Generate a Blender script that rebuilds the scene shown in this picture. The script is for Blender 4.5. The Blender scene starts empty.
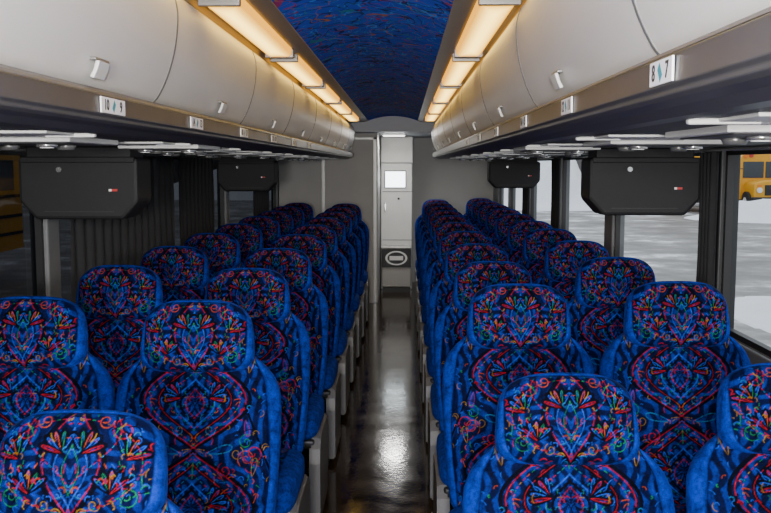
import bpy, bmesh, math, random
import numpy as np
from mathutils import Vector, Matrix, noise as mnoise
random.seed(7); rng=np.random.default_rng(5)
scene=bpy.context.scene
COL=scene.collection
CX=0.115; CH=1.5

# ---------------------------------------------------------------- materials
def new_mat(name):
    m=bpy.data.materials.new(name); m.use_nodes=True
    nt=m.node_tree; b=nt.nodes.get('Principled BSDF'); return m,nt,b
def pmat(name,col,rough=.5,metal=0.,noise=0.,nscale=20.,bump=0.,bscale=200.,coat=0.,spec=None,emis=None,estr=0.):
    m,nt,b=new_mat(name)
    b.inputs['Base Color'].default_value=(*col,1); b.inputs['Roughness'].default_value=rough
    b.inputs['Metallic'].default_value=metal
    if coat: b.inputs['Coat Weight'].default_value=coat
    if spec is not None: b.inputs['Specular IOR Level'].default_value=spec
    if emis: b.inputs['Emission Color'].default_value=(*emis,1); b.inputs['Emission Strength'].default_value=estr
    tc=nt.nodes.new('ShaderNodeTexCoord')
    if noise>0:
        n=nt.nodes.new('ShaderNodeTexNoise'); n.inputs['Scale'].default_value=nscale; n.inputs['Detail'].default_value=5
        nt.links.new(tc.outputs['Object'],n.inputs['Vector'])
        mx=nt.nodes.new('ShaderNodeMix'); mx.data_type='RGBA'
        mx.inputs[6].default_value=(*[c*(1-noise) for c in col],1); mx.inputs[7].default_value=(*[min(1,c*(1+noise)) for c in col],1)
        nt.links.new(n.outputs['Fac'],mx.inputs[0]); nt.links.new(mx.outputs[2],b.inputs['Base Color'])
    if bump>0:
        n2=nt.nodes.new('ShaderNodeTexNoise'); n2.inputs['Scale'].default_value=bscale; n2.inputs['Detail'].default_value=3
        nt.links.new(tc.outputs['Object'],n2.inputs['Vector'])
        bp=nt.nodes.new('ShaderNodeBump'); bp.inputs['Strength'].default_value=bump; bp.inputs['Distance'].default_value=.002
        nt.links.new(n2.outputs['Fac'],bp.inputs['Height']); nt.links.new(bp.outputs['Normal'],b.inputs['Normal'])
    return m
M={}
M['bin']=pmat('bin_plastic',(.66,.645,.61),.42,noise=.05,nscale=3)
M['bindark']=pmat('bin_gap_dark',(.03,.03,.03),.8)
M['seam_dark']=pmat('bin_seam_dark',(.13,.13,.125),.7)  # dark colour standing in for shade in the bin door gaps
M['latch']=pmat('latch_plastic',(.60,.60,.58),.35)
M['rail']=pmat('rail_grey',(.070,.070,.074),.38,metal=.3,noise=.15,nscale=8)
M['rail2']=pmat('rail_insert',(.2,.2,.2),.3,metal=.5)
M['under']=pmat('under_rack_panel',(.06,.06,.058),.5,noise=.2,nscale=30)
M['psu']=pmat('service_unit_plastic',(.80,.80,.79),.35)
M['chrome']=pmat('chrome',(.8,.8,.8),.22,metal=.9)
M['frame']=pmat('light_frame_metal',(.24,.22,.20),.38,metal=.35,noise=.1,nscale=6)
M['wall']=pmat('wall_laminate',(.18,.18,.19),.6,noise=.1,nscale=6,bump=.2)
M['wallL']=pmat('wall_light_laminate',(.42,.41,.385),.55,noise=.08,nscale=5)
M['silver']=pmat('brushed_panel',(.52,.52,.50),.35,metal=.2,noise=.06,nscale=9)
M['black']=pmat('black_rubber',(.012,.012,.013),.5)
M['pillar']=pmat('pillar_grey',(.15,.155,.16),.5,noise=.1)
M['pillard']=pmat('pillar_dark',(.018,.019,.021),.5,noise=.1)
M['monitor']=pmat('monitor_housing',(.014,.014,.016),.6,noise=.15,nscale=40,bump=.3,bscale=400,spec=.3)
M['screen']=pmat('monitor_glass',(.01,.01,.012),.1)
M['base']=pmat('seat_base_plastic',(.12,.12,.125),.45,noise=.1,bump=.2)
M['steel']=pmat('seat_steel',(.04,.04,.045),.4,metal=.6)
M['white']=pmat('label_white',(.85,.85,.84),.5)
M['ink']=pmat('label_ink',(.01,.01,.012),.5)
M['teal']=pmat('label_teal',(.01,.25,.30),.5)
M['red']=pmat('label_red',(.5,.03,.03),.4)
M['signglow']=pmat('sign_panel',(.8,.85,.88),.4,emis=(.85,.95,1),estr=6)
M['yellow']=pmat('school_bus_yellow',(.75,.36,.015),.4,noise=.08,nscale=2)
M['busglass']=pmat('bus_glass',(.03,.04,.05),.12)
M['headlamp']=pmat('headlamp',(.8,.8,.8),.15)
M['amber']=pmat('amber_lamp',(.8,.2,.01),.3)
M['tyre']=pmat('tyre',(.02,.02,.02),.8)
M['snow']=pmat('snow',(.86,.88,.92),.7,noise=.06,nscale=1.5)
M['trees']=pmat('tree_bark_mass',(.13,.12,.12),.9,noise=.5,nscale=2.2)
M['ceilgrey']=pmat('rear_ceiling_panel',(.42,.44,.48),.5)
M['fill_glow']=pmat('fill_panel_glow',(.8,.8,.8),.4,emis=(1,.98,.94),estr=3)  # glow of the added rear fill panel

# lamp lens
m,nt,b=new_mat('lamp_lens'); M['lens']=m
tc=nt.nodes.new('ShaderNodeTexCoord'); sep=nt.nodes.new('ShaderNodeSeparateXYZ'); nt.links.new(tc.outputs['Generated'],sep.inputs[0])
def math_node(nt,op,a,bv=None,c=None):
    n=nt.nodes.new('ShaderNodeMath'); n.operation=op
    for i,v in enumerate((a,bv,c)):
        if v is None: continue
        if isinstance(v,(int,float)): n.inputs[i].default_value=v
        else: nt.links.new(v,n.inputs[i])
    return n.outputs[0]
d=math_node(nt,'ABSOLUTE',math_node(nt,'SUBTRACT',sep.outputs[0],.5))
d2=math_node(nt,'ABSOLUTE',math_node(nt,'SUBTRACT',sep.outputs[1],.5))
dd=math_node(nt,'MAXIMUM',d,math_node(nt,'MULTIPLY',math_node(nt,'POWER',math_node(nt,'MULTIPLY',d2,2.0),6.0),.5)) 
cr=nt.nodes.new('ShaderNodeValToRGB'); nt.links.new(dd,cr.inputs[0])
cr.color_ramp.elements[0].position=.08; cr.color_ramp.elements[0].color=(1,.66,.14,1)
cr.color_ramp.elements[1].position=.46; cr.color_ramp.elements[1].color=(.36,.15,.006,1)
nt.links.new(cr.outputs[0],b.inputs['Emission Color']); b.inputs['Emission Strength'].default_value=5.4
b.inputs['Base Color'].default_value=(.45,.30,.06,1)

# seat fabric (vertex colour + crushed-velvet mottling)
m,nt,b=new_mat('velour_fabric'); M['fabric']=m
at=nt.nodes.new('ShaderNodeAttribute'); at.attribute_name='Col'
tc=nt.nodes.new('ShaderNodeTexCoord')
n=nt.nodes.new('ShaderNodeTexNoise'); n.inputs['Scale'].default_value=38; n.inputs['Detail'].default_value=8; n.inputs['Roughness'].default_value=.8
nt.links.new(tc.outputs['Object'],n.inputs['Vector'])
mr=nt.nodes.new('ShaderNodeMapRange'); mr.inputs[1].default_value=.36; mr.inputs[2].default_value=.68; mr.inputs[3].default_value=.28; mr.inputs[4].default_value=1.75
nt.links.new(n.outputs['Fac'],mr.inputs[0])
vm=nt.nodes.new('ShaderNodeVectorMath'); vm.operation='SCALE'
nt.links.new(at.outputs['Color'],vm.inputs[0]); nt.links.new(mr.outputs[0],vm.inputs['Scale'])
nt.links.new(vm.outputs[0],b.inputs['Base Color'])
b.inputs['Roughness'].default_value=.8; b.inputs['Specular IOR Level'].default_value=.06
b.inputs['Sheen Weight'].default_value=.06; b.inputs['Sheen Roughness'].default_value=.4; b.inputs['Sheen Tint'].default_value=(.1,.25,1,1)
n2=nt.nodes.new('ShaderNodeTexNoise'); n2.inputs['Scale'].default_value=600; nt.links.new(tc.outputs['Object'],n2.inputs['Vector'])
bp=nt.nodes.new('ShaderNodeBump'); bp.inputs['Strength'].default_value=.35; bp.inputs['Distance'].default_value=.001
nt.links.new(n2.outputs['Fac'],bp.inputs['Height']); nt.links.new(bp.outputs['Normal'],b.inputs['Normal'])

# ceiling fabric : contour squiggles
m,nt,b=new_mat('ceiling_fabric'); M['ceilfab']=m
tc=nt.nodes.new('ShaderNodeTexCoord'); b.inputs['Roughness'].default_value=.85; b.inputs['Specular IOR Level'].default_value=.1
base=nt.nodes.new('ShaderNodeTexNoise'); base.inputs['Scale'].default_value=10; nt.links.new(tc.outputs['Object'],base.inputs['Vector'])
mx=nt.nodes.new('ShaderNodeMix'); mx.data_type='RGBA'; mx.inputs[6].default_value=(.012,.055,.62,1); mx.inputs[7].default_value=(.025,.12,.85,1)
nt.links.new(base.outputs['Fac'],mx.inputs[0]); cur=mx.outputs[2]
for i,(sc,colr,w,off) in enumerate([(7,(.008,.025,.22),.018,31),(6.5,(.30,.03,.18),.007,0),(7.5,(.03,.26,.42),.006,7),(9,(.05,.28,.90),.008,13),(6,(.40,.16,.12),.004,21)]):
    mp=nt.nodes.new('ShaderNodeMapping'); mp.inputs['Location'].default_value=(off,off*.7,0); nt.links.new(tc.outputs['Object'],mp.inputs['Vector'])
    mp.inputs['Scale'].default_value=(1,.7,1)
    nn=nt.nodes.new('ShaderNodeTexNoise'); nn.inputs['Scale'].default_value=sc; nn.inputs['Detail'].default_value=1; nn.inputs['Distortion'].default_value=1.2
    nt.links.new(mp.outputs[0],nn.inputs['Vector'])
    a=math_node(nt,'LESS_THAN',math_node(nt,'ABSOLUTE',math_node(nt,'SUBTRACT',nn.outputs['Fac'],.5)),w)
    mx2=nt.nodes.new('ShaderNodeMix'); mx2.data_type='RGBA'; nt.links.new(a,mx2.inputs[0]); nt.links.new(cur,mx2.inputs[6]); mx2.inputs[7].default_value=(*colr,1); cur=mx2.outputs[2]
nt.links.new(cur,b.inputs['Base Color'])

# aisle floor
m,nt,b=new_mat('aisle_vinyl'); M['floor']=m
tc=nt.nodes.new('ShaderNodeTexCoord')
n=nt.nodes.new('ShaderNodeTexNoise'); n.inputs['Scale'].default_value=6; n.inputs['Detail'].default_value=9; n.inputs['Roughness'].default_value=.65; nt.links.new(tc.outputs['Object'],n.inputs['Vector'])
cr=nt.nodes.new('ShaderNodeValToRGB'); nt.links.new(n.outputs['Fac'],cr.inputs[0])
cr.color_ramp.elements[0].position=.34; cr.color_ramp.elements[0].color=(.012,.008,.005,1)
cr.color_ramp.elements[1].position=.72; cr.color_ramp.elements[1].color=(.048,.031,.018,1)
nt.links.new(cr.outputs[0],b.inputs['Base Color'])
mr=nt.nodes.new('ShaderNodeMapRange'); mr.inputs[1].default_value=.3; mr.inputs[2].default_value=.7; mr.inputs[3].default_value=.05; mr.inputs[4].default_value=.18; nt.links.new(n.outputs['Fac'],mr.inputs[0]); nt.links.new(mr.outputs[0],b.inputs['Roughness'])
b.inputs['Specular IOR Level'].default_value=.28
v=nt.nodes.new('ShaderNodeTexVoronoi'); v.inputs['Scale'].default_value=45; nt.links.new(tc.outputs['Object'],v.inputs['Vector'])
bp=nt.nodes.new('ShaderNodeBump'); bp.inputs['Strength'].default_value=.10; bp.inputs['Distance'].default_value=.002; nt.links.new(v.outputs['Distance'],bp.inputs['Height']); nt.links.new(bp.outputs['Normal'],b.inputs['Normal'])

# lot ground
m,nt,b=new_mat('wet_asphalt_snow'); M['ground']=m
tc=nt.nodes.new('ShaderNodeTexCoord')
n=nt.nodes.new('ShaderNodeTexNoise'); n.inputs['Scale'].default_value=.55; n.inputs['Detail'].default_value=10; n.inputs['Roughness'].default_value=.68; nt.links.new(tc.outputs['Object'],n.inputs['Vector'])
cr=nt.nodes.new('ShaderNodeValToRGB'); nt.links.new(n.outputs['Fac'],cr.inputs[0])
e=cr.color_ramp.elements; e[0].position=.34; e[0].color=(.085,.08,.075,1); e[1].position=.64; e[1].color=(.80,.82,.85,1)
x=e.new(.48); x.color=(.19,.178,.168,1); x=e.new(.56); x.color=(.34,.33,.33,1)
nt.links.new(cr.outputs[0],b.inputs['Base Color']); b.inputs['Roughness'].default_value=.45

def glass(name,tint,gloss=.08):
    m=bpy.data.materials.new(name); m.use_nodes=True; nt=m.node_tree; nt.nodes.clear()
    o=nt.nodes.new('ShaderNodeOutputMaterial'); t=nt.nodes.new('ShaderNodeBsdfTransparent'); t.inputs[0].default_value=(*tint,1)
    g=nt.nodes.new('ShaderNodeBsdfGlossy'); g.inputs['Roughness'].default_value=.03
    mx=nt.nodes.new('ShaderNodeMixShader'); mx.inputs[0].default_value=gloss
    nt.links.new(t.outputs[0],mx.inputs[1]); nt.links.new(g.outputs[0],mx.inputs[2]); nt.links.new(mx.outputs[0],o.inputs[0]); return m
M['glassR']=glass('window_glass_clear',(.86,.89,.90),.05)
M['glassL']=glass('window_glass_tinted',(.042,.044,.048),.03)
# curtain mesh
m=bpy.data.materials.new('curtain_mesh'); m.use_nodes=True; nt=m.node_tree; b=nt.nodes['Principled BSDF']
b.inputs['Base Color'].default_value=(.03,.03,.033,1); b.inputs['Roughness'].default_value=.9
o=nt.nodes['Material Output']; t=nt.nodes.new('ShaderNodeBsdfTransparent'); mx=nt.nodes.new('ShaderNodeMixShader'); mx.inputs[0].default_value=.90
nt.links.new(t.outputs[0],mx.inputs[1]); nt.links.new(b.outputs[0],mx.inputs[2]); nt.links.new(mx.outputs[0],o.inputs[0]); M['curtain']=m
M['curtain2']=pmat('curtain_cloth',(.016,.016,.018),.9,noise=.3)

# ---------------------------------------------------------------- helpers
def obj_from(name,verts,faces,mat,parent=None,smooth=False,loc=None):
    me=bpy.data.meshes.new(name); me.from_pydata([tuple(v) for v in verts],[],[tuple(f) for f in faces]); me.update()
    if mat: me.materials.append(mat)
    if smooth: me.polygons.foreach_set('use_smooth',[True]*len(me.polygons))
    o=bpy.data.objects.new(name,me); COL.objects.link(o)
    if parent: o.parent=parent
    if loc: o.location=loc
    return o
def empty(name,loc=(0,0,0),rot=(0,0,0)):
    o=bpy.data.objects.new(name,None); o.empty_display_size=.1; o.location=loc; o.rotation_euler=rot; COL.objects.link(o); return o
def fixn(o):
    bm=bmesh.new(); bm.from_mesh(o.data); bmesh.ops.recalc_face_normals(bm,faces=bm.faces); bm.to_mesh(o.data); bm.free()
def box(name,x0,x1,y0,y1,z0,z1,mat,parent=None,bevel=0.,seg=2):
    bm=bmesh.new(); bmesh.ops.create_cube(bm,size=1)
    for v in bm.verts: v.co=Vector(((x0+x1)/2+v.co.x*(x1-x0),(y0+y1)/2+v.co.y*(y1-y0),(z0+z1)/2+v.co.z*(z1-z0)))
    if bevel: bmesh.ops.bevel(bm,geom=list(bm.edges),offset=bevel,segments=seg,affect='EDGES',profile=.5)
    me=bpy.data.meshes.new(name); bm.to_mesh(me); bm.free(); me.materials.append(mat)
    if bevel: me.polygons.foreach_set('use_smooth',[True]*len(me.polygons))
    o=bpy.data.objects.new(name,me); COL.objects.link(o)
    if parent: o.parent=parent
    if bevel:
        md=o.modifiers.new('wn','WEIGHTED_NORMAL'); md.keep_sharp=False
    return o
def extrude_y(name,prof,y0,y1,mat,parent=None,smooth=False,bevel=0.):
    n=len(prof); v=[(x,y0,z) for x,z in prof]+[(x,y1,z) for x,z in prof]
    f=[(i,(i+1)%n,n+(i+1)%n,n+i) for i in range(n)]+[tuple(range(n))[::-1],tuple(range(n,2*n))]
    o=obj_from(name,v,f,mat,parent); fixn(o)
    if smooth:
        for p in o.data.polygons: p.use_smooth=len(p.vertices)==4
        bm=bmesh.new(); bm.from_mesh(o.data)
        for e in bm.edges:
            if len(e.link_faces)==2 and e.calc_face_angle(0)>.6: e.smooth=False
        bm.to_mesh(o.data); bm.free()
    if bevel:
        md=o.modifiers.new('b','BEVEL'); md.width=bevel; md.segments=2; md.limit_method='ANGLE'
    return o
def cyl(name,p,axis,r,h,mat,parent=None,seg=20,r2=None):
    bm=bmesh.new(); bmesh.ops.create_cone(bm,segments=seg,radius1=r,radius2=r if r2 is None else r2,depth=h,cap_ends=True)
    rot={'x':Matrix.Rotation(math.pi/2,4,'Y'),'y':Matrix.Rotation(math.pi/2,4,'X'),'z':Matrix.Identity(4)}[axis]
    bmesh.ops.transform(bm,matrix=Matrix.Translation(p)@rot,verts=bm.verts)
    me=bpy.data.meshes.new(name); bm.to_mesh(me); bm.free(); me.materials.append(mat)
    for q in me.polygons: q.use_smooth=len(q.vertices)==4
    o=bpy.data.objects.new(name,me); COL.objects.link(o)
    if parent: o.parent=parent
    return o

# ---------------------------------------------------------------- fabric painting
RED=(.26,.004,.012);ORG=(.30,.040,.003);GRN=(.004,.13,.045);YEL=(.20,.11,.007);CYN=(.005,.10,.24);LBL=(.010,.055,.40);BLK=(.0010,.0015,.007);PUR=(.12,.008,.13)
PLAIN=np.array((.0045,.027,.27)); NAVY=np.array((.0015,.0035,.032)); MID=np.array((.0035,.018,.185))
def petal(bx,bs,ang,L,W,n=14):
    out=[]; ca,sa=math.sin(ang),math.cos(ang)
    for i in range(n+1):
        t=2*math.pi*i/n; al=L*(1-math.cos(t))/2; ac=W*math.sin(t)*(.35+.65*al/L)
        out.append((bx+al*ca+ac*sa,bs+al*sa-ac*ca))
    return out
def spiral(cx,cs,r,turns,start,flip=1,n=22):
    return [(cx+r*(1-i/n*.85)*math.cos(start+flip*2*math.pi*turns*i/n),cs+r*(1-i/n*.85)*math.sin(start+flip*2*math.pi*turns*i/n)) for i in range(n+1)]
def ogee(s0,H,W,p=1.3,n=26):
    return [(W*max(0.,math.sin(math.pi*i/n))**p,s0-H/2+H*i/n) for i in range(n+1)]
def dashes(line,col,w,every=2):
    return [([line[i],line[i+1]],col if not isinstance(col,list) else col[(i//every)%len(col)],w) for i in range(0,len(line)-1,every)]
def motif(s0,H,W):
    k=W/.16; st=[]
    st.append((ogee(s0,H,W*1.06,1.15),BLK,.0045)); st.append((ogee(s0,H*.97,W*.98,1.15),RED,.0014))
    st+=dashes(ogee(s0,H*.90,W*.86,1.2,56),[ORG,GRN,RED,YEL,RED],.0010,2)
    st.append((ogee(s0,H*.78,W*.70,1.3),BLK,.0050)); st.append((ogee(s0,H*.78,W*.70,1.3),RED,.0009)); st+=dashes(ogee(s0,H*.62,W*.50,1.3,40),[GRN,RED,CYN],.0010,2)
    st.append((ogee(s0-.01,H*.50,W*.38,1.2),LBL,.0018)); st.append((ogee(s0-.01,H*.40,W*.28,1.2),BLK,.003)); st.append((ogee(s0-.01,H*.30,W*.18,1.2),RED,.0010))
    for a in (12,34,56,78,100):
        st.append((petal(W*.30,s0+H*.02,math.radians(a),.055*k,.010*k),BLK,.0030))
        st.append((petal(W*.30,s0+H*.02,math.radians(a),.048*k,.005*k),[LBL,RED,LBL][a//22%3],.0010))
    st.append((spiral(W*.55,s0+H*.33,.022*k,1.4,2,1),RED,.0012)); st.append((spiral(W*.30,s0-H*.30,.018*k,1.3,0,-1),CYN,.0011))
    st.append((spiral(W*.92,s0+H*.44,.026*k,1.5,4,-1),ORG,.0010)); st.append((spiral(W*1.0,s0-H*.42,.024*k,1.4,1,1),GRN,.0012))
    st.append((petal(W*1.02,s0+H*.28,math.radians(10),.05*k,.010*k),YEL,.0009)); st.append((petal(W*.98,s0-H*.20,math.radians(170),.05*k,.010*k),PUR,.0014))
    st.append(([(0,s0+H*.26),(0,s0+H*.40)],GRN,.0014))
    return st
def paint(X,S,strokes,plainmask,per=.29,s00=.42):
    U=np.abs(X); ph=(S-s00)/per; ds=np.abs(ph-np.round(ph))*per
    dist=np.sqrt(U*U*1.1+ds*ds)+.012*np.sin(9*np.arctan2(ds,U+1e-4))
    w=.5+.5*np.sin(190*dist+1.2*np.sin(60*S)); w=np.clip((w-.40)*2.4,0,1)
    col=NAVY[None,:]*(1-w[:,None])+MID[None,:]*w[:,None]
    for pts,c,hw in strokes:
        a=np.array(pts,dtype=float); lo=a.min(0)-hw*2; hi=a.max(0)+hw*2
        idx=np.where((U>=lo[0])&(U<=hi[0])&(S>=lo[1])&(S<=hi[1]))[0]
        if len(idx)==0: continue
        u=U[idx]; s=S[idx]; dm=np.full(len(idx),9.)
        for i in range(len(a)-1):
            ax,as_=a[i]; dx,ds_=a[i+1]-a[i]; L=dx*dx+ds_*ds_+1e-12
            t=np.clip(((u-ax)*dx+(s-as_)*ds_)/L,0,1)
            dm=np.minimum(dm,np.hypot(u-ax-t*dx,s-as_-t*ds_))
        mk=np.clip((hw-dm)/.0010+.5,0,1)[:,None]
        col[idx]=col[idx]*(1-mk)+np.array(c)[None,:]*mk
    pm=plainmask[:,None]
    return col*(1-pm)+PLAIN[None,:]*pm
def randstrokes(n,x0,x1,s0,s1,r,Lm=1.):
    out=[]
    for i in range(n):
        x=r.uniform(x0,x1); s=r.uniform(s0,s1); a=r.uniform(0,math.pi); L=r.uniform(.008,.024)*Lm; b=r.uniform(-.9,.9)
        p=[(x,s)]; aa=a
        for q in range(4): x+=L/4*math.cos(aa); s+=L/4*math.sin(aa); aa+=b; p.append((x,s))
        out.append((p,r.choice([RED,RED,ORG,GRN,YEL,CYN,LBL,BLK,BLK,BLK,LBL]),r.uniform(.0008,.0013)))
    return out
def fabric_mesh(name,S,w,f,b,n,nx,nb,yc=None,extra=None,colf=None):
    t=np.linspace(-1,1,nx); kf=np.sin(np.pi*t/2)*.55+t*.45; t2=np.linspace(1,-1,nb+2)[1:-1]; kb=np.sin(np.pi*t2/2)
    R=len(S); yc=np.zeros(R) if yc is None else yc
    prof_f=np.maximum(1-np.abs(kf)**n,0)**(1/n); prof_b=np.maximum(1-np.abs(kb)**n,0)**(1/n)
    XF=w[:,None]*kf[None,:]; YF=yc[:,None]-f[:,None]*prof_f[None,:]
    if extra is not None: YF=YF+extra(XF,S[:,None]+0*XF)*prof_f[None,:]
    XB=w[:,None]*kb[None,:]; YB=yc[:,None]+b[:,None]*prof_b[None,:]
    X=np.concatenate([XF,XB],1); Y=np.concatenate([YF,YB],1); Z=np.repeat(S[:,None],X.shape[1],1)
    Mn=X.shape[1]; V=np.stack([X.ravel(),Y.ravel(),Z.ravel()],1)
    i=np.arange(R-1)[:,None]; j=np.arange(Mn)[None,:]; j2=(j+1)%Mn
    F=np.stack([(i*Mn+j),(i*Mn+j2),((i+1)*Mn+j2),((i+1)*Mn+j)],-1).reshape(-1,4)
    faces=F.tolist()+[list(range(Mn))[::-1],list(range((R-1)*Mn,R*Mn))]
    me=bpy.data.meshes.new(name); me.from_pydata(V.tolist(),[],faces); me.update()
    me.polygons.foreach_set('use_smooth',[True]*len(me.polygons))
    C=colf(V[:,0],V[:,2],V[:,1]); A=np.concatenate([C,np.ones((len(C),1))],1).astype(np.float32)
    ca=me.color_attributes.new('Col','FLOAT_COLOR','POINT'); ca.data.foreach_set('color',A.ravel())
    me.materials.append(M['fabric']); return me
def sstep(a,b,x): 
    t=np.clip((x-a)/(b-a),0,1); return t*t*(3-2*t)
# seat back
S=np.linspace(0,.565,330)
w=np.interp(S,[0,.03,.15,.30,.40,.45,.485,.515,.54,.565],[.195,.212,.226,.234,.235,.230,.215,.190,.160,.12])
kern=np.ones(13)/13; w=np.convolve(np.pad(w,6,mode='edge'),kern,'valid')
f=np.interp(S,[0,.02,.12,.3,.5,.545,.565],[.03,.055,.065,.052,.042,.033,.012]); f=np.convolve(np.pad(f,6,mode='edge'),kern,'valid')
bb=np.interp(S,[0,.02,.3,.5,.55,.565],[.04,.055,.05,.04,.025,.008])
def pan(Sx): return .196+.013*np.sin((Sx-.08)*9)-.03*sstep(.46,.56,Sx)
def ex_back(X,Sx):
    p=pan(Sx); a=np.abs(X)
    return -.010*np.exp(-((a-(p+.018))/.018)**2)+.008*np.exp(-((a-p)/.005)**2)+.006*np.exp(-((Sx-.13)/.008)**2)*(a<p)
r1=random.Random(3)
st_back=motif(.42,.27,.145)+motif(.13,.30,.16)
st_back+= [(spiral(.165,.275,.03,1.5,3,1),RED,.0013),(spiral(.12,.275,.02,1.3,1,-1),YEL,.0010),(petal(.04,.275,math.radians(75),.07,.014),CYN,.0013),
 ([(.20-.06*math.sin(t),.275+.15*math.sin(t*1.0)-.02) for t in np.linspace(-1.5,1.5,20)],BLK,.003)]+randstrokes(230,0,.21,0,.55,r1)
def col_back(X,Z,Y):
    a=np.abs(X); p=pan(Z); pm=sstep(p-.001,p+.002,a); pm=np.maximum(pm,(Y>.004)*1.0)
    c=paint(X,Z,st_back,pm)
    line=np.clip(1-np.abs(a-p)/.0035,0,1)[:,None]*(Y<.004)[:,None]
    return c*(1-line*.85)+np.array((.002,.004,.03))*line*.85
me_back=fabric_mesh('seat_back',S,w,f,bb,3.2,270,36,extra=ex_back,colf=col_back)
# headrest
q=np.linspace(-1,1,150); kq=np.sin(np.pi*q/2)*.5+q*.5
HC=.598
SH=HC+.103*kq
nw=np.where(kq>0,3.0,4.4); w=.155*np.maximum(1-np.abs(kq)**nw,.0)**(1/nw)+.002
w*=1-.06*kq
f=.062*np.maximum(1-np.abs(kq)**3.2,0)**(1/3.2)+.001; bb=.045*np.maximum(1-np.abs(kq)**2.4,0)**(1/2.4)+.001
r2=random.Random(11)
hs=HC
st_head=[(ogee(hs+.005,.22,.060,1.2),BLK,.0045),(ogee(hs+.005,.20,.052,1.2),RED,.0011),(ogee(hs-.005,.14,.030,1.3),LBL,.0013),(ogee(hs-.01,.09,.015,1.3),GRN,.0009)]
for cx,cz,a0 in ((.075,hs-.05,0),(.10,hs+.01,25),(.02,hs+.02,20)):
    for a in (-50,-25,0,25,50):
        st_head.append((petal(cx,cz,math.radians(a+a0),.044,.008),BLK,.0026)); st_head.append((petal(cx,cz,math.radians(a+a0),.038,.0035),[ORG,LBL,RED,LBL,GRN][a//25%5],.0008))
st_head+=[(spiral(.090,hs+.062,.022,1.4,2,1),RED,.0011),(spiral(.055,hs+.078,.015,1.3,0,-1),ORG,.0010),(spiral(.105,hs-.055,.020,1.4,4,1),GRN,.0011),(spiral(.045,hs-.070,.014,1.3,1,-1),YEL,.0009)]
st_head+=dashes([(.126*math.cos(t),hs+.082*math.sin(t)) for t in np.linspace(-1.4,1.5,70)],[ORG,RED,GRN,RED,YEL],.0010,2)
st_head+=dashes([(.040+.045*math.sin(t*1.5),hs+.085*t/1.5) for t in np.linspace(-1.5,1.5,60)],[RED,RED,CYN],.0010,2)
st_head+=randstrokes(120,0,.14,.49,.70,r2,.8)
def rr(X,Z): return (np.abs(X)/.142)**4+(np.abs(Z-(HC-.004))/.097)**4
def col_head(X,Z,Y):
    r=rr(X,Z)
    pm=sstep(.97,1.04,r); pm=np.maximum(pm,(Y>.012)*1.0)
    c=paint(X,Z,st_head,pm,.5,HC-.05); line=np.clip(1-np.abs(r-1)/.10,0,1)[:,None]*(Y<.01)[:,None]
    return c*(1-line*.8)+np.array((.002,.004,.03))*line*.8
def ex_head(X,Sx): return .006*np.exp(-((rr(X,Sx)-1)/.18)**2)
me_head=fabric_mesh('headrest',SH,w,f,bb,3.0,210,30,yc=np.full(len(SH),-.022),extra=ex_head,colf=col_head)
# cushion
SC=.24*np.sin(np.pi*np.linspace(-1,1,90)/2)
kk=np.clip(SC/.24,-1,1); w=.228*np.maximum(1-np.abs(kk)**6,0)**(1/6)+.002; f=.075*np.maximum(1-np.abs(kk)**3,0)**(1/3)+.002; bb=.055*np.maximum(1-np.abs(kk)**4,0)**(1/4)+.002
st_c=motif(.0,.36,.15)+randstrokes(60,0,.17,-.24,.24,random.Random(5))
me_cush=fabric_mesh('cushion',SC,w,f,bb,4,110,24,colf=lambda X,Z,Y: paint(X,Z,st_c,np.maximum(sstep(.17,.175,np.abs(X)),(Y>-.02)*1.)))
for v in me_cush.vertices:
    x,y,z=v.co; v.co=(x,z,-y)
me_cush.flip_normals()
def to_mesh(o):
    me=o.data; bpy.data.objects.remove(o); return me
def prof_panel(name):
    prof=[(-.42,.03),(-.42,.28),(-.41,.34),(-.38,.38),(-.33,.395),(-.06,.395),(-.01,.37),(.0,.31),(-.03,.03)]
    vs=[(-.0225,y,z) for y,z in prof]+[(.0225,y,z) for y,z in prof]; n=len(prof)
    fs=[(i,(i+1)%n,n+(i+1)%n,n+i) for i in range(n)]+[tuple(range(n))[::-1],tuple(range(n,2*n))]
    o=obj_from(name,vs,fs,M['base']); fixn(o)
    bm=bmesh.new(); bm.from_mesh(o.data); bmesh.ops.bevel(bm,geom=[e for e in bm.edges if e.calc_face_angle(0)>1.2],offset=.008,segments=2,affect='EDGES'); bm.to_mesh(o.data); bm.free()
    return to_mesh(o)
me_side=prof_panel('side_panel')
me_pan=to_mesh(box('seat_pan',-.215,.215,-.40,.03,.335,.375,M['steel'],bevel=.01))
me_leg=to_mesh(box('pedestal_leg',-.03,.03,-.30,-.08,.0,.34,M['steel'],bevel=.012))
me_foot=to_mesh(box('foot_plate',-.05,.05,-.36,-.02,.0,.02,M['steel'],bevel=.006))
def link(me,name,parent,loc=(0,0,0),rot=(0,0,0)):
    o=bpy.data.objects.new(name,me); COL.objects.link(o); o.parent=parent; o.location=loc; o.rotation_euler=rot; return o
PIV=.425
def seat(x,yh,side,aisle,rec=12,dz=0.):
    a=math.radians(rec); y0=yh-(.60*math.sin(a))+.07
    e=empty('coach_seat',(x,y0,0))
    link(me_back,'seat_back',e,(0,0,PIV+dz),(-a,0,0)); link(me_head,'headrest',e,(0,0,PIV+dz),(-a,0,0))
    link(me_cush,'cushion',e,(0,-.225,.425)); link(me_pan,'seat_pan',e)
    link(me_leg,'pedestal_leg',e); link(me_foot,'foot_plate',e)
    if aisle: link(me_side,'side_panel',e,(-side*.215,0,0))
XA_L,XW_L,XA_R,XW_R=-.465,-.94,.47,.955
seat(-.480,1.56,-1,True,21,-.046); seat(-.958,1.57,-1,False,20,-.055)
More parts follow.
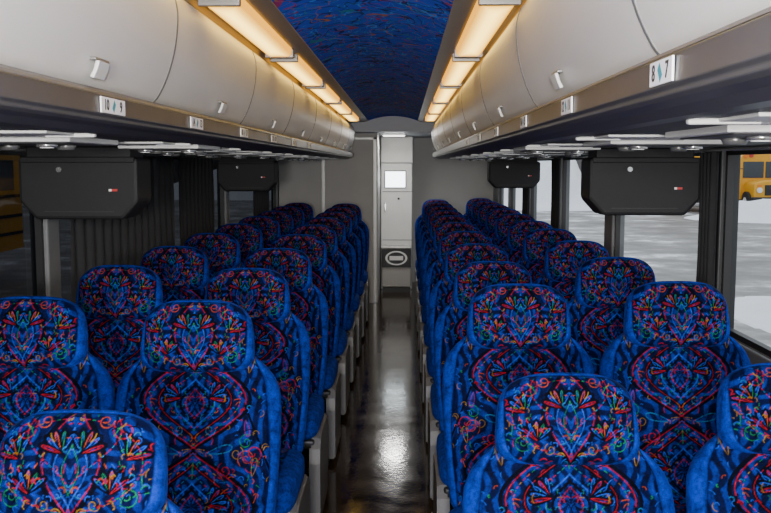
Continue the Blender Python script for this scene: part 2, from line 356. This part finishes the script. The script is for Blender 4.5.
for k in range(9):
    y=2.45+.8*k; seat(XA_L,y,-1,True,12+random.uniform(-1,1),.004); seat(XW_L,y,-1,False,12+random.uniform(-1,1),.012)
seat(.480,1.94,1,True,20,-.064); seat(.98,1.95,1,False,20,-.040)
for k in range(10):
    y=2.72+.8*k; seat(XA_R,y,1,True,12+random.uniform(-1,1),.018 if k==0 else .004); seat(XW_R,y,1,False,12+random.uniform(-1,1),.026 if k==0 else .018)

# ---------------------------------------------------------------- shell
Y0,Y1=-1.6,11.5; XW=1.26
box('floor',-XW-.07,XW+.07,Y0,Y1,-.06,0,M['floor'])
box('trim_aisle_strip_left',-.285,-.262,Y0,9.7,0,.008,M['rail']); box('trim_aisle_strip_right',.262,.285,Y0,10.7,0,.008,M['rail'])
ZS,ZT=.90,1.56
for sd,nm in ((-1,'left'),(1,'right')):
    xs=sorted((sd*XW,sd*(XW+.07)))
    box('wall_'+nm,xs[0],xs[1],Y0,Y1,0,ZS,M['wall']); box('wall_%s_upper'%nm,xs[0],xs[1],Y0,Y1,ZT,2.1,M['wall'])
    xt=sorted((sd*(XW-.02),sd*(XW+.0)))
    box('trim_sill_'+nm,xt[0],xt[1],Y0,9.7,ZS-.05,ZS,M['pillar'],bevel=.006)
    pil=[(-1.5,.2),(.1,.1),(1.8,.1),(3.47,.12),(5.27,.10),(6.95,.12),(8.6,.12),(10.6,1.8)] if sd<0 else [(-1.5,.2),(-.05,.1),(1.6,.1),(3.31,.10),(5.02,.19),(6.65,.14),(8.25,.12),(9.8,.12),(11.2,.6)]
    for i,(py,pw) in enumerate(pil):
        p=box('trim_pillar_%s_%d'%(nm,i),*sorted((sd*(XW-.012),sd*(XW+.06))),py-pw/2,min(py+pw/2,Y1),ZS,ZT,M['pillard'] if (sd>0 and i==3) or (sd<0 and i==4) else M['pillar'],bevel=.008)
        if i+1<len(pil):
            a0=py+pw/2; a1=pil[i+1][0]-pil[i+1][1]/2
            w_=empty('window_%d'%(i+1+(10 if sd>0 else 0)))
            gx=sd*(XW+.035)
            obj_from('glass',[(gx,a0,ZS),(gx,a1,ZS),(gx,a1,ZT),(gx,a0,ZT)],[(0,1,2,3)],M['glassL' if sd<0 else 'glassR'],w_)
            fx=sorted((sd*(XW+.005),sd*(XW+.03)))
            for q_ in ((a0,a0+.02,ZS,ZT),(a1-.02,a1,ZS,ZT)): box('gasket',fx[0],fx[1],q_[0],q_[1],q_[2],q_[3],M['black'],w_)
            box('gasket',fx[0],fx[1],a0,a1,ZS,ZS+.02,M['black'],w_); box('gasket',fx[0],fx[1],a0,a1,ZT-.025,ZT,M['black'],w_)
box('wall_front',-XW,XW,Y0-.06,Y0,0,.9,M['wall'])
box('wall_rear',-XW,XW,Y1,Y1+.06,0,2.1,M['wallL'])
box('ceiling_roof_shell',-XW-.07,XW+.07,Y0,Y1+.06,2.1,2.16,M['wall'])
YE=9.25
n=16; vs=[];fs=[]
for j,y in enumerate((Y0,YE+.022)):
    for i in range(n+1):
        x=-.258+.516*i/n; vs.append((x,y,1.948+.05*(1-(x/.258)**2)))
fs=[(i,i+1,n+1+i+1,n+1+i) for i in range(n)]
obj_from('ceiling',vs,fs,M['ceilfab'],smooth=True)
box('ceiling_rear',-XW,XW,YE+.055,Y1,1.84,1.88,M['ceilgrey'])
hd=empty('rear_header_panel')
arch=[(-.43,1.84),(.43,1.84),(.43,1.95)]+[(.36*math.cos(t),1.925+.08*math.sin(t)) for t in np.linspace(.3,math.pi-.3,14)]+[(-.43,1.95)]
extrude_y('arch_face',arch,YE+.024,YE+.054,M['ceilgrey'],hd)
# light strips
for sd,nm in ((-1,'left'),(1,'right')):
    par=empty('ceiling_light_strip_'+nm)
    prof=[(.248,1.957),(.252,1.947),(.300,1.936),(.41,1.932),(.425,1.925),(.425,1.905),(.412,1.893),(.412,1.887),(.432,1.887),(.432,2.0),(.25,2.0)]
    extrude_y('trough',[(sd*x,z) for x,z in prof],Y0,YE+.02,M['frame'],par)
    y=-.17
    while y+1.1<YE:
        p0,p1=y,y+1.12
        v=[(.308,1.936),(.310,1.914),(.322,1.905),(.385,1.905),(.400,1.912),(.404,1.930)]
        extrude_y('lens',[(sd*a,z) for a,z in v],p0+.015,p1-.015,M['lens'],par,smooth=True)
        box('end_cap',*sorted((sd*.302,sd*.410)),p0-.005,p0+.015,1.902,1.934,M['frame'],par,bevel=.003)
        box('end_cap',*sorted((sd*.302,sd*.410)),p1-.015,p1+.005,1.902,1.934,M['frame'],par,bevel=.003)
        y+=1.25
# luggage racks
fc=[(.452,1.638),(.438,1.655),(.418,1.695),(.402,1.745),(.394,1.79),(.391,1.83),(.394,1.86),(.402,1.884)]
def smoothp(P,k=4):
    out=[]
    for i in range(len(P)-1):
        p0=P[max(i-1,0)];p1=P[i];p2=P[i+1];p3=P[min(i+2,len(P)-1)]
        for j in range(k):
            t=j/k; out.append(tuple(.5*((2*p1[a])+(-p0[a]+p2[a])*t+(2*p0[a]-5*p1[a]+4*p2[a]-p3[a])*t*t+(-p0[a]+3*p1[a]-3*p2[a]+p3[a])*t**3) for a in (0,1)))
    out.append(P[-1]); return out
fcs=smoothp(fc)
def text(name,s,size,mat,parent,loc,sd):
    cu=bpy.data.curves.new(name,'FONT'); cu.body=s; cu.size=size; cu.align_x='CENTER'; cu.align_y='CENTER'; cu.extrude=.0003; cu.offset=.0004
    cu.materials.append(mat); o=bpy.data.objects.new(name,cu); COL.objects.link(o); o.parent=parent
    X=Vector((0,-sd,0)); Yv=Vector((0,0,1)); Z=X.cross(Yv); mt=Matrix((X,Yv,Z)).transposed().to_4x4(); mt.translation=Vector(loc); o.matrix_local=mt; return o
for sd,nm,ys in ((-1,'left',-.10),(1,'right',.13)):
    rk=empty('overhead_luggage_rack')
    body=[(a+.015,z) for a,z in fcs]+[(.436,1.884),(.436,2.0),(1.24,2.0),(1.24,1.62),(.5,1.62)]
    extrude_y('carcass',[(sd*a,z) for a,z in body],Y0,YE-.02,M['bindark'],rk)
    y=ys-1.07
    while y<YE-.1:
        y1=min(y+1.07,YE-.02)
        dp=[(a,z) for a,z in fcs]+[(a+.013,z) for a,z in fcs[::-1]]
        extrude_y('bin_door',[(sd*a,z) for a,z in dp],max(y,Y0)+.004,y1-.004,M['bin'],rk,smooth=True)
        sp=[(a-.0012,z) for a,z in fcs]+[(a+.012,z) for a,z in fcs[::-1]]
        if y1<YE-.1: extrude_y('door_seam_strip',[(sd*a,z) for a,z in sp],y1-.0055,y1+.0055,M['seam_dark'],rk,smooth=True)  # added dark strip keeps the lit door gap looking shaded
        ym=y+.62
        lt=[(.427,1.652),(.420,1.665),(.4155,1.680),(.408,1.679),(.413,1.664),(.420,1.649)]
        extrude_y('latch',[(sd*(a),z) for a,z in lt],ym-.028,ym+.028,M['latch'],rk,bevel=.002)
        box('latch_recess',*sorted((sd*.412,sd*.424)),ym-.036,ym+.036,1.679,1.685,M['rail2'],rk,bevel=.002)
        y+=1.07
    extrude_y('end_panel',[(sd*a,z) for a,z in ([(a-.0,z) for a,z in fcs]+[(1.24,1.884),(1.24,1.565),(.46,1.565)])],YE-.02,YE+.02,M['wallL'],rk)
    rp=[(.456,1.640),(.43,1.636),(.414,1.628),(.406,1.620),(.405,1.588),(.410,1.584),(.4105,1.578),(.418,1.574),(.44,1.570),(.462,1.561),(.50,1.561),(.50,1.640)]
    extrude_y('rail',[(sd*a,z) for a,z in rp],Y0,YE-.02,M['rail'],rk,bevel=.0015)
    box('rail_stripe',*sorted((sd*.4025,sd*.4055)),Y0,YE-.02,1.6205,1.6235,M['rail2'],rk)
    box('underside_panel',*sorted((sd*.48,sd*(XW-.001))),Y0,YE-.02,1.563,1.60,M['under'],rk)
    y=.55 if sd<0 else .8
    while y<YE-.5:
        clash=any(abs(y-m_)<.30 for m_ in ((3.14,6.44) if sd<0 else (3.42,7.34)))
        xa,xb=(.52,.77) if clash else (.62,.95)
        bx=sorted((sd*xa,sd*xb)); xc=sd*(xa+xb)/2
        box('service_housing',bx[0],bx[1],y-.17,y+.17,1.551,1.566,M['psu'],rk,bevel=.003)
        box('service_bezel',bx[0]+.02,bx[1]-.02,y-.14,y+.14,1.548,1.553,M['rail'],rk,bevel=.002)
        for dx in (-.07,.07):
            cx=xc+dx
            cyl('reading_lamp',(cx,y-.06,1.546),'z',.024,.010,M['chrome'],rk); cyl('lamp_lens',(cx,y-.06,1.541),'z',.016,.004,M['white'],rk)
            cyl('air_nozzle',(cx,y+.06,1.544),'z',.020,.014,M['rail2'],rk,r2=.026)
        box('handle_bar',*sorted((sd*.50,sd*.60)),y-.36,y-.345,1.555,1.564,M['psu'],rk,bevel=.003)
        box('speaker_strip',*sorted((sd*.54,sd*.74)),y+.30,y+.46,1.558,1.564,M['psu'],rk,bevel=.002)
        box('panel_joint',*sorted((sd*.52,sd*.76)),y-.30,y-.29,1.557,1.564,M['chrome'],rk,bevel=.002)
        y+=.8
    ylist,nums=([1.61,2.26,2.93,3.6,4.27,4.94],[('10','9'),('14','13'),('18','17'),('22','21'),('26','25'),('30','29')]) if sd<0 else ([1.03,1.62,2.2,2.85,3.5,4.15],[('8','7'),('12','11'),('16','15'),('20','19'),('24','23'),('28','27')])
    for yy,(a_,b_) in zip(ylist,nums):
        e=empty('row_number_label'); hw=.066 if sd<0 else .05
        if sd>0 and yy<1.2: hw=.044
        box('plate',*sorted((sd*.4045,sd*.4015)),yy-hw,yy+hw,1.590,1.6175,M['white'],e,bevel=.001)
        fx=sd*.4010; lo=hw*.60
        text('number_a',a_,.026,M['ink'],e,(fx,yy+sd*lo,1.6035),sd); text('number_b',b_,.026,M['ink'],e,(fx,yy-sd*lo,1.6035),sd)
        obj_from('seat_icon',[(fx,yy-.010,1.600),(fx,yy+.002,1.615),(fx,yy+.010,1.607),(fx,yy-.001,1.592)],[(0,1,2,3)],M['teal'],e)
# monitors
def monitor(x,y,sd):
    e=empty('flip_down_monitor',(x,y,0))
    p=[(-.205,1.525),(.205,1.525),(.205,1.375),(.150,1.315),(-.150,1.315),(-.205,1.375)]
    extrude_y('housing',p,0,.17,M['monitor'],e,bevel=.012)
    box('top_mount',-.18,.18,.01,.16,1.52,1.563,M['monitor'],e,bevel=.006)
    box('hinge_bar',-.195,.195,-.006,.012,1.508,1.528,M['monitor'],e,bevel=.004)
    box('rear_screen',-.16,.16,.168,.174,1.345,1.50,M['screen'],e)
    cyl('knob',(-.06,-.006,1.485),'y',.009,.014,M['chrome'],e); box('sticker',.115,.135,-.002,.001,1.411,1.419,M['red'],e); box('sticker_white',.106,.115,-.002,.001,1.411,1.419,M['white'],e)
    box('side_vent',-.12,.12,-.002,.002,1.34,1.343,M['black'],e)
monitor(-.995,3.05,-1); monitor(1.0,3.33,1); monitor(-1.0,6.35,-1); monitor(1.0,7.25,1)
# curtains
def curtain(x,y0,y1,z0,z1,mat,waves,amp,pinch=0):
    ny=int(waves*8); nz=14; vs=[];fs=[]
    for k in range(nz+1):
        tz=k/nz; 
        for i in range(ny+1):
            t=i/ny; sq=1-pinch*math.sin(math.pi*min(1,(1-tz)*1.1)); yc=(y0+y1)/2
            vs.append((x+amp*math.sin(2*math.pi*waves*t+.6*math.sin(3*tz)),yc+(t-.5)*(y1-y0)*sq,z0+(z1-z0)*tz))
    fs=[(k*(ny+1)+i,k*(ny+1)+i+1,(k+1)*(ny+1)+i+1,(k+1)*(ny+1)+i) for k in range(nz) for i in range(ny)]
    return obj_from('window_curtain',vs,fs,mat,smooth=True)
XC=1.226
curtain(-XC,3.56,5.20,.92,1.545,M['curtain'],14,.016); curtain(-XC,5.34,6.3,.92,1.545,M['curtain2'],9,.016)
curtain(-XC,1.9,2.75,.92,1.545,M['curtain'],9,.012)
curtain(-XC,8.0,8.9,.92,1.545,M['curtain'],9,.012)
curtain(XC,3.24,3.40,.92,1.545,M['curtain2'],4,.012,.1); curtain(XC,6.5,6.8,.92,1.545,M['curtain2'],4,.012,.1); curtain(XC,8.15,8.45,.92,1.545,M['curtain2'],4,.012,.1)
for sd,nm in ((-1,'left'),(1,'right')): cyl('curtain_rod_'+nm,(sd*XC,4.8,1.553),'y',.005,8.8,M['chrome'])

# rear end
lav=empty('lavatory_compartment')
box('side_wall',-1.24,-.17,9.75,Y1-.001,0,1.84,M['wallL'],lav); box('door_frame',-.78,-.74,9.735,9.75,0,1.8,M['silver'],lav,bevel=.004); box('door_frame',-.22,-.18,9.735,9.75,0,1.8,M['silver'],lav,bevel=.004)
box('door_head',-.78,-.18,9.735,9.75,1.77,1.80,M['silver'],lav,bevel=.004)
colm=empty('rear_service_column')
box('column_body',-.165,.215,10.8,Y1-.001,0,1.84,M['silver'],colm,bevel=.012)
box('column_head',-.168,.225,10.77,10.9,1.52,1.84,M['silver'],colm,bevel=.015)
box('seam_line',-.145,.215,10.795,10.80,1.18,1.187,M['rail'],colm); box('seam_line',-.145,.215,10.795,10.80,.60,.607,M['rail'],colm)
box('sign_frame',-.12,.14,10.785,10.80,1.225,1.435,M['rail'],colm,bevel=.005); box('sign_panel',-.108,.128,10.780,10.79,1.237,1.423,M['signglow'],colm)
box('handle',-.12,-.10,10.77,10.80,.95,1.05,M['chrome'],colm,bevel=.004)
cyl('indicator',(.05,10.79,1.10),'y',.015,.02,M['ink'],colm)
tb=empty('waste_bin')
box('bin_body',-.15,.20,10.55,10.79,.06,.52,M['wallL'],tb,bevel=.02); box('bin_lid',-.155,.205,10.54,10.79,.52,.545,M['silver'],tb,bevel=.01); box('kick_plate',-.14,.19,10.56,10.78,0,.06,M['black'],tb)
box('emblem_panel',-.145,.195,10.540,10.552,.30,.515,M['ink'],tb,bevel=.004)
def ring(cx,cz,rx,rz,wd,y,mat,par):
    n=40; vs=[];fs=[]
    for i in range(n):
        t=2*math.pi*i/n
        for r_ in (1,1-wd): vs.append((cx+rx*r_*math.cos(t),y,cz+rz*r_*math.sin(t)))
    fs=[(2*i,2*i+1,(2*i+3)%(2*n),(2*i+2)%(2*n)) for i in range(n)]
    obj_from('emblem_ring',vs,fs,mat,par)
ring(.025,.41,.13,.085,.20,10.538,M['white'],tb)
box('emblem_bar',-.055,.105,10.536,10.540,.385,.435,M['white'],tb)
e=empty('rear_fill_panel'); box('lens',-.12,.12,9.98,10.22,1.818,1.838,M['fill_glow'],e,bevel=.006); box('rim',-.14,.14,9.96,10.24,1.830,1.838,M['silver'],e,bevel=.003)  # added glowing panel and rim, made up to go with the rear fill
# ---------------------------------------------------------------- exterior
GZ=-.75
obj_from('parking_lot_ground',[(-150,-60,GZ),(150,-60,GZ),(150,160,GZ),(-150,160,GZ)],[(0,1,2,3)],M['ground'])
def bank(name,cx,cy,rx,ry,h,seed):
    n=48; vs=[];fs=[]
    for j in range(n+1):
        for i in range(n+1):
            u=-1+2*i/n; v=-1+2*j/n; r=min(1,math.hypot(u,v)); hh=(math.cos(r*math.pi)+1)/2
            nz=mnoise.noise(Vector((u*3+seed,v*3,seed)))+.5*mnoise.noise(Vector((u*8+seed,v*8,seed)))
            vs.append((cx+u*rx,cy+v*ry,GZ-.05+h*hh*(1+.5*nz)+(.05 if hh>0.02 else 0)))
    fs=[(j*(n+1)+i,j*(n+1)+i+1,(j+1)*(n+1)+i+1,(j+1)*(n+1)+i) for j in range(n) for i in range(n)]
    obj_from(name,vs,fs,M['snow'],smooth=True)
bank('snow_bank',15.8,38,4.2,3.5,.95,1); bank('snow_bank',8.0,50,4.6,6,2.9,4); bank('snow_bank',30,62,26,6,2.6,9); bank('snow_bank',-8,62,14,5,2.6,13); bank('snow_bank',6.3,13.0,1.5,2.8,.3,3)
def treeline():
    vs=[];fs=[];n=900
    r=random.Random(2)
    for i in range(n):
        x=-110+220*i/n; h=r.uniform(3.5,6.0)+1.5*math.sin(x*.11)
        y=78+r.uniform(-5,5); k=len(vs); w_=r.uniform(.4,1.0)
        for (zz,ww) in ((0,w_*.25),(h*.2,w_),(h*.6,w_*.6),(h,.02)):
            for a in (0,2.09,4.19): vs.append((x+ww*math.cos(a+i),y+ww*math.sin(a+i),GZ+zz))
        for t in range(3):
            for a in range(3): fs.append((k+t*3+a,k+t*3+(a+1)%3,k+t*3+3+(a+1)%3,k+t*3+3+a))
    obj_from('tree_line',vs,fs,M['trees'])
treeline()
def school_bus(x,y,rz):
    e=empty('school_bus',(x,y,GZ),(0,0,rz))
    sec=[(-1.2,.55),(1.2,.55),(1.2,2.45)]+[(1.2*math.cos(t)**.6 if math.cos(t)>0 else -1.2*abs(math.cos(t))**.6,2.45+.55*math.sin(t)) for t in np.linspace(.15,math.pi-.15,14)]+[(-1.2,2.45)]
    extrude_y('body',sec,1.4,9.2,M['yellow'],e,smooth=True)
    hood=[(-1.0,.6),(1.0,.6),(1.02,1.15),(.92,1.42),(.5,1.52),(-.5,1.52),(-.92,1.42),(-1.02,1.15)]
    extrude_y('hood',hood,0,1.45,M['yellow'],e,smooth=True,bevel=.08)
    box('grille',-.5,.5,-.04,.02,.8,1.3,M['black'],e,bevel=.02); box('front_bumper',-1.15,1.15,-.22,-.02,.45,.72,M['black'],e,bevel=.04)
    for s in (-1,1):
        cyl('headlamp',(s*.75,-.02,1.05),'y',.13,.08,M['headlamp'],e); box('turn_lamp',s*.75-.1,s*.75+.1,-.03,.02,1.22,1.3,M['amber'],e)
        box('windshield_half',s*.55-.5,s*.55+.5,1.36,1.41,1.62,2.42,M['busglass'],e,bevel=.01)
        cyl('warning_lamp',(s*.95,1.38,2.68),'y',.10,.08,M['amber'],e); cyl('warning_lamp_red',(s*.68,1.38,2.72),'y',.10,.08,M['red'],e)
        box('mirror',s*1.45-.1,s*1.45+.1,1.1,1.16,1.6,2.1,M['black'],e,bevel=.02); box('mirror_arm',*sorted((s*1.15,s*1.45)),1.14,1.17,2.05,2.09,M['black'],e)
        for yy in (.75,6.9): cyl('wheel',(s*1.0,yy,.48),'x',.48,.3,M['tyre'],e,seg=28); cyl('hub',(s*1.16,yy,.48),'x',.2,.04,M['headlamp'],e)
        for k in range(9): box('side_window',*sorted((s*1.19,s*1.215)),2.1+k*.76,2.1+k*.76+.66,1.75,2.35,M['busglass'],e,bevel=.01)
        for zz in (.85,1.2,1.6): box('rub_rail',*sorted((s*1.19,s*1.225)),1.5,9.15,zz,zz+.06,M['black'],e)
for x in (17.9,14.3,21.5): school_bus(x,43.6,0)
school_bus(-9.0,9.3,0)

# ---------------------------------------------------------------- lighting
w=bpy.data.worlds.new('World'); scene.world=w; w.use_nodes=True; nt=w.node_tree; bg=nt.nodes['Background']
tc=nt.nodes.new('ShaderNodeTexCoord'); n=nt.nodes.new('ShaderNodeTexNoise'); n.inputs['Scale'].default_value=2; nt.links.new(tc.outputs['Generated'],n.inputs['Vector'])
cr=nt.nodes.new('ShaderNodeValToRGB'); cr.color_ramp.elements[0].color=(.60,.66,.74,1); cr.color_ramp.elements[1].color=(.85,.88,.92,1); nt.links.new(n.outputs['Fac'],cr.inputs[0]); nt.links.new(cr.outputs[0],bg.inputs[0])
bg.inputs[1].default_value=1.9
def area(name,loc,rot,size,e,col=(1,1,1),sy=None):
    ld=bpy.data.lights.new(name,'AREA'); ld.shape='RECTANGLE' if sy else 'DISK'; ld.size=size; ld.energy=e; ld.color=col
    if sy: ld.size_y=sy
    lo=bpy.data.objects.new(name,ld); COL.objects.link(lo); lo.location=loc; lo.rotation_euler=rot
area('camera_flash',(CX,-.10,1.60),(math.radians(94),0,0),.12,50,(1,.98,.95))
area('front_fill_light',(0,-1.3,1.42),(math.radians(98),0,0),.3,112,(1,.97,.93))  # added fill from the front to brighten the interior, no known fixture
area('rear_fill_light',(0,10.1,1.80),(math.radians(-10),0,0),.22,9,(1,.98,.95))  # added fill to lift the dark rear end, no known fixture

cam=bpy.data.cameras.new('Camera'); co=bpy.data.objects.new('Camera',cam); COL.objects.link(co)
cam.sensor_width=36; cam.lens=900/771*36; cam.clip_start=.02; cam.clip_end=500
co.location=(CX,0,CH); co.rotation_euler=(math.radians(90-5.8),0,math.radians(1.18)); scene.camera=co
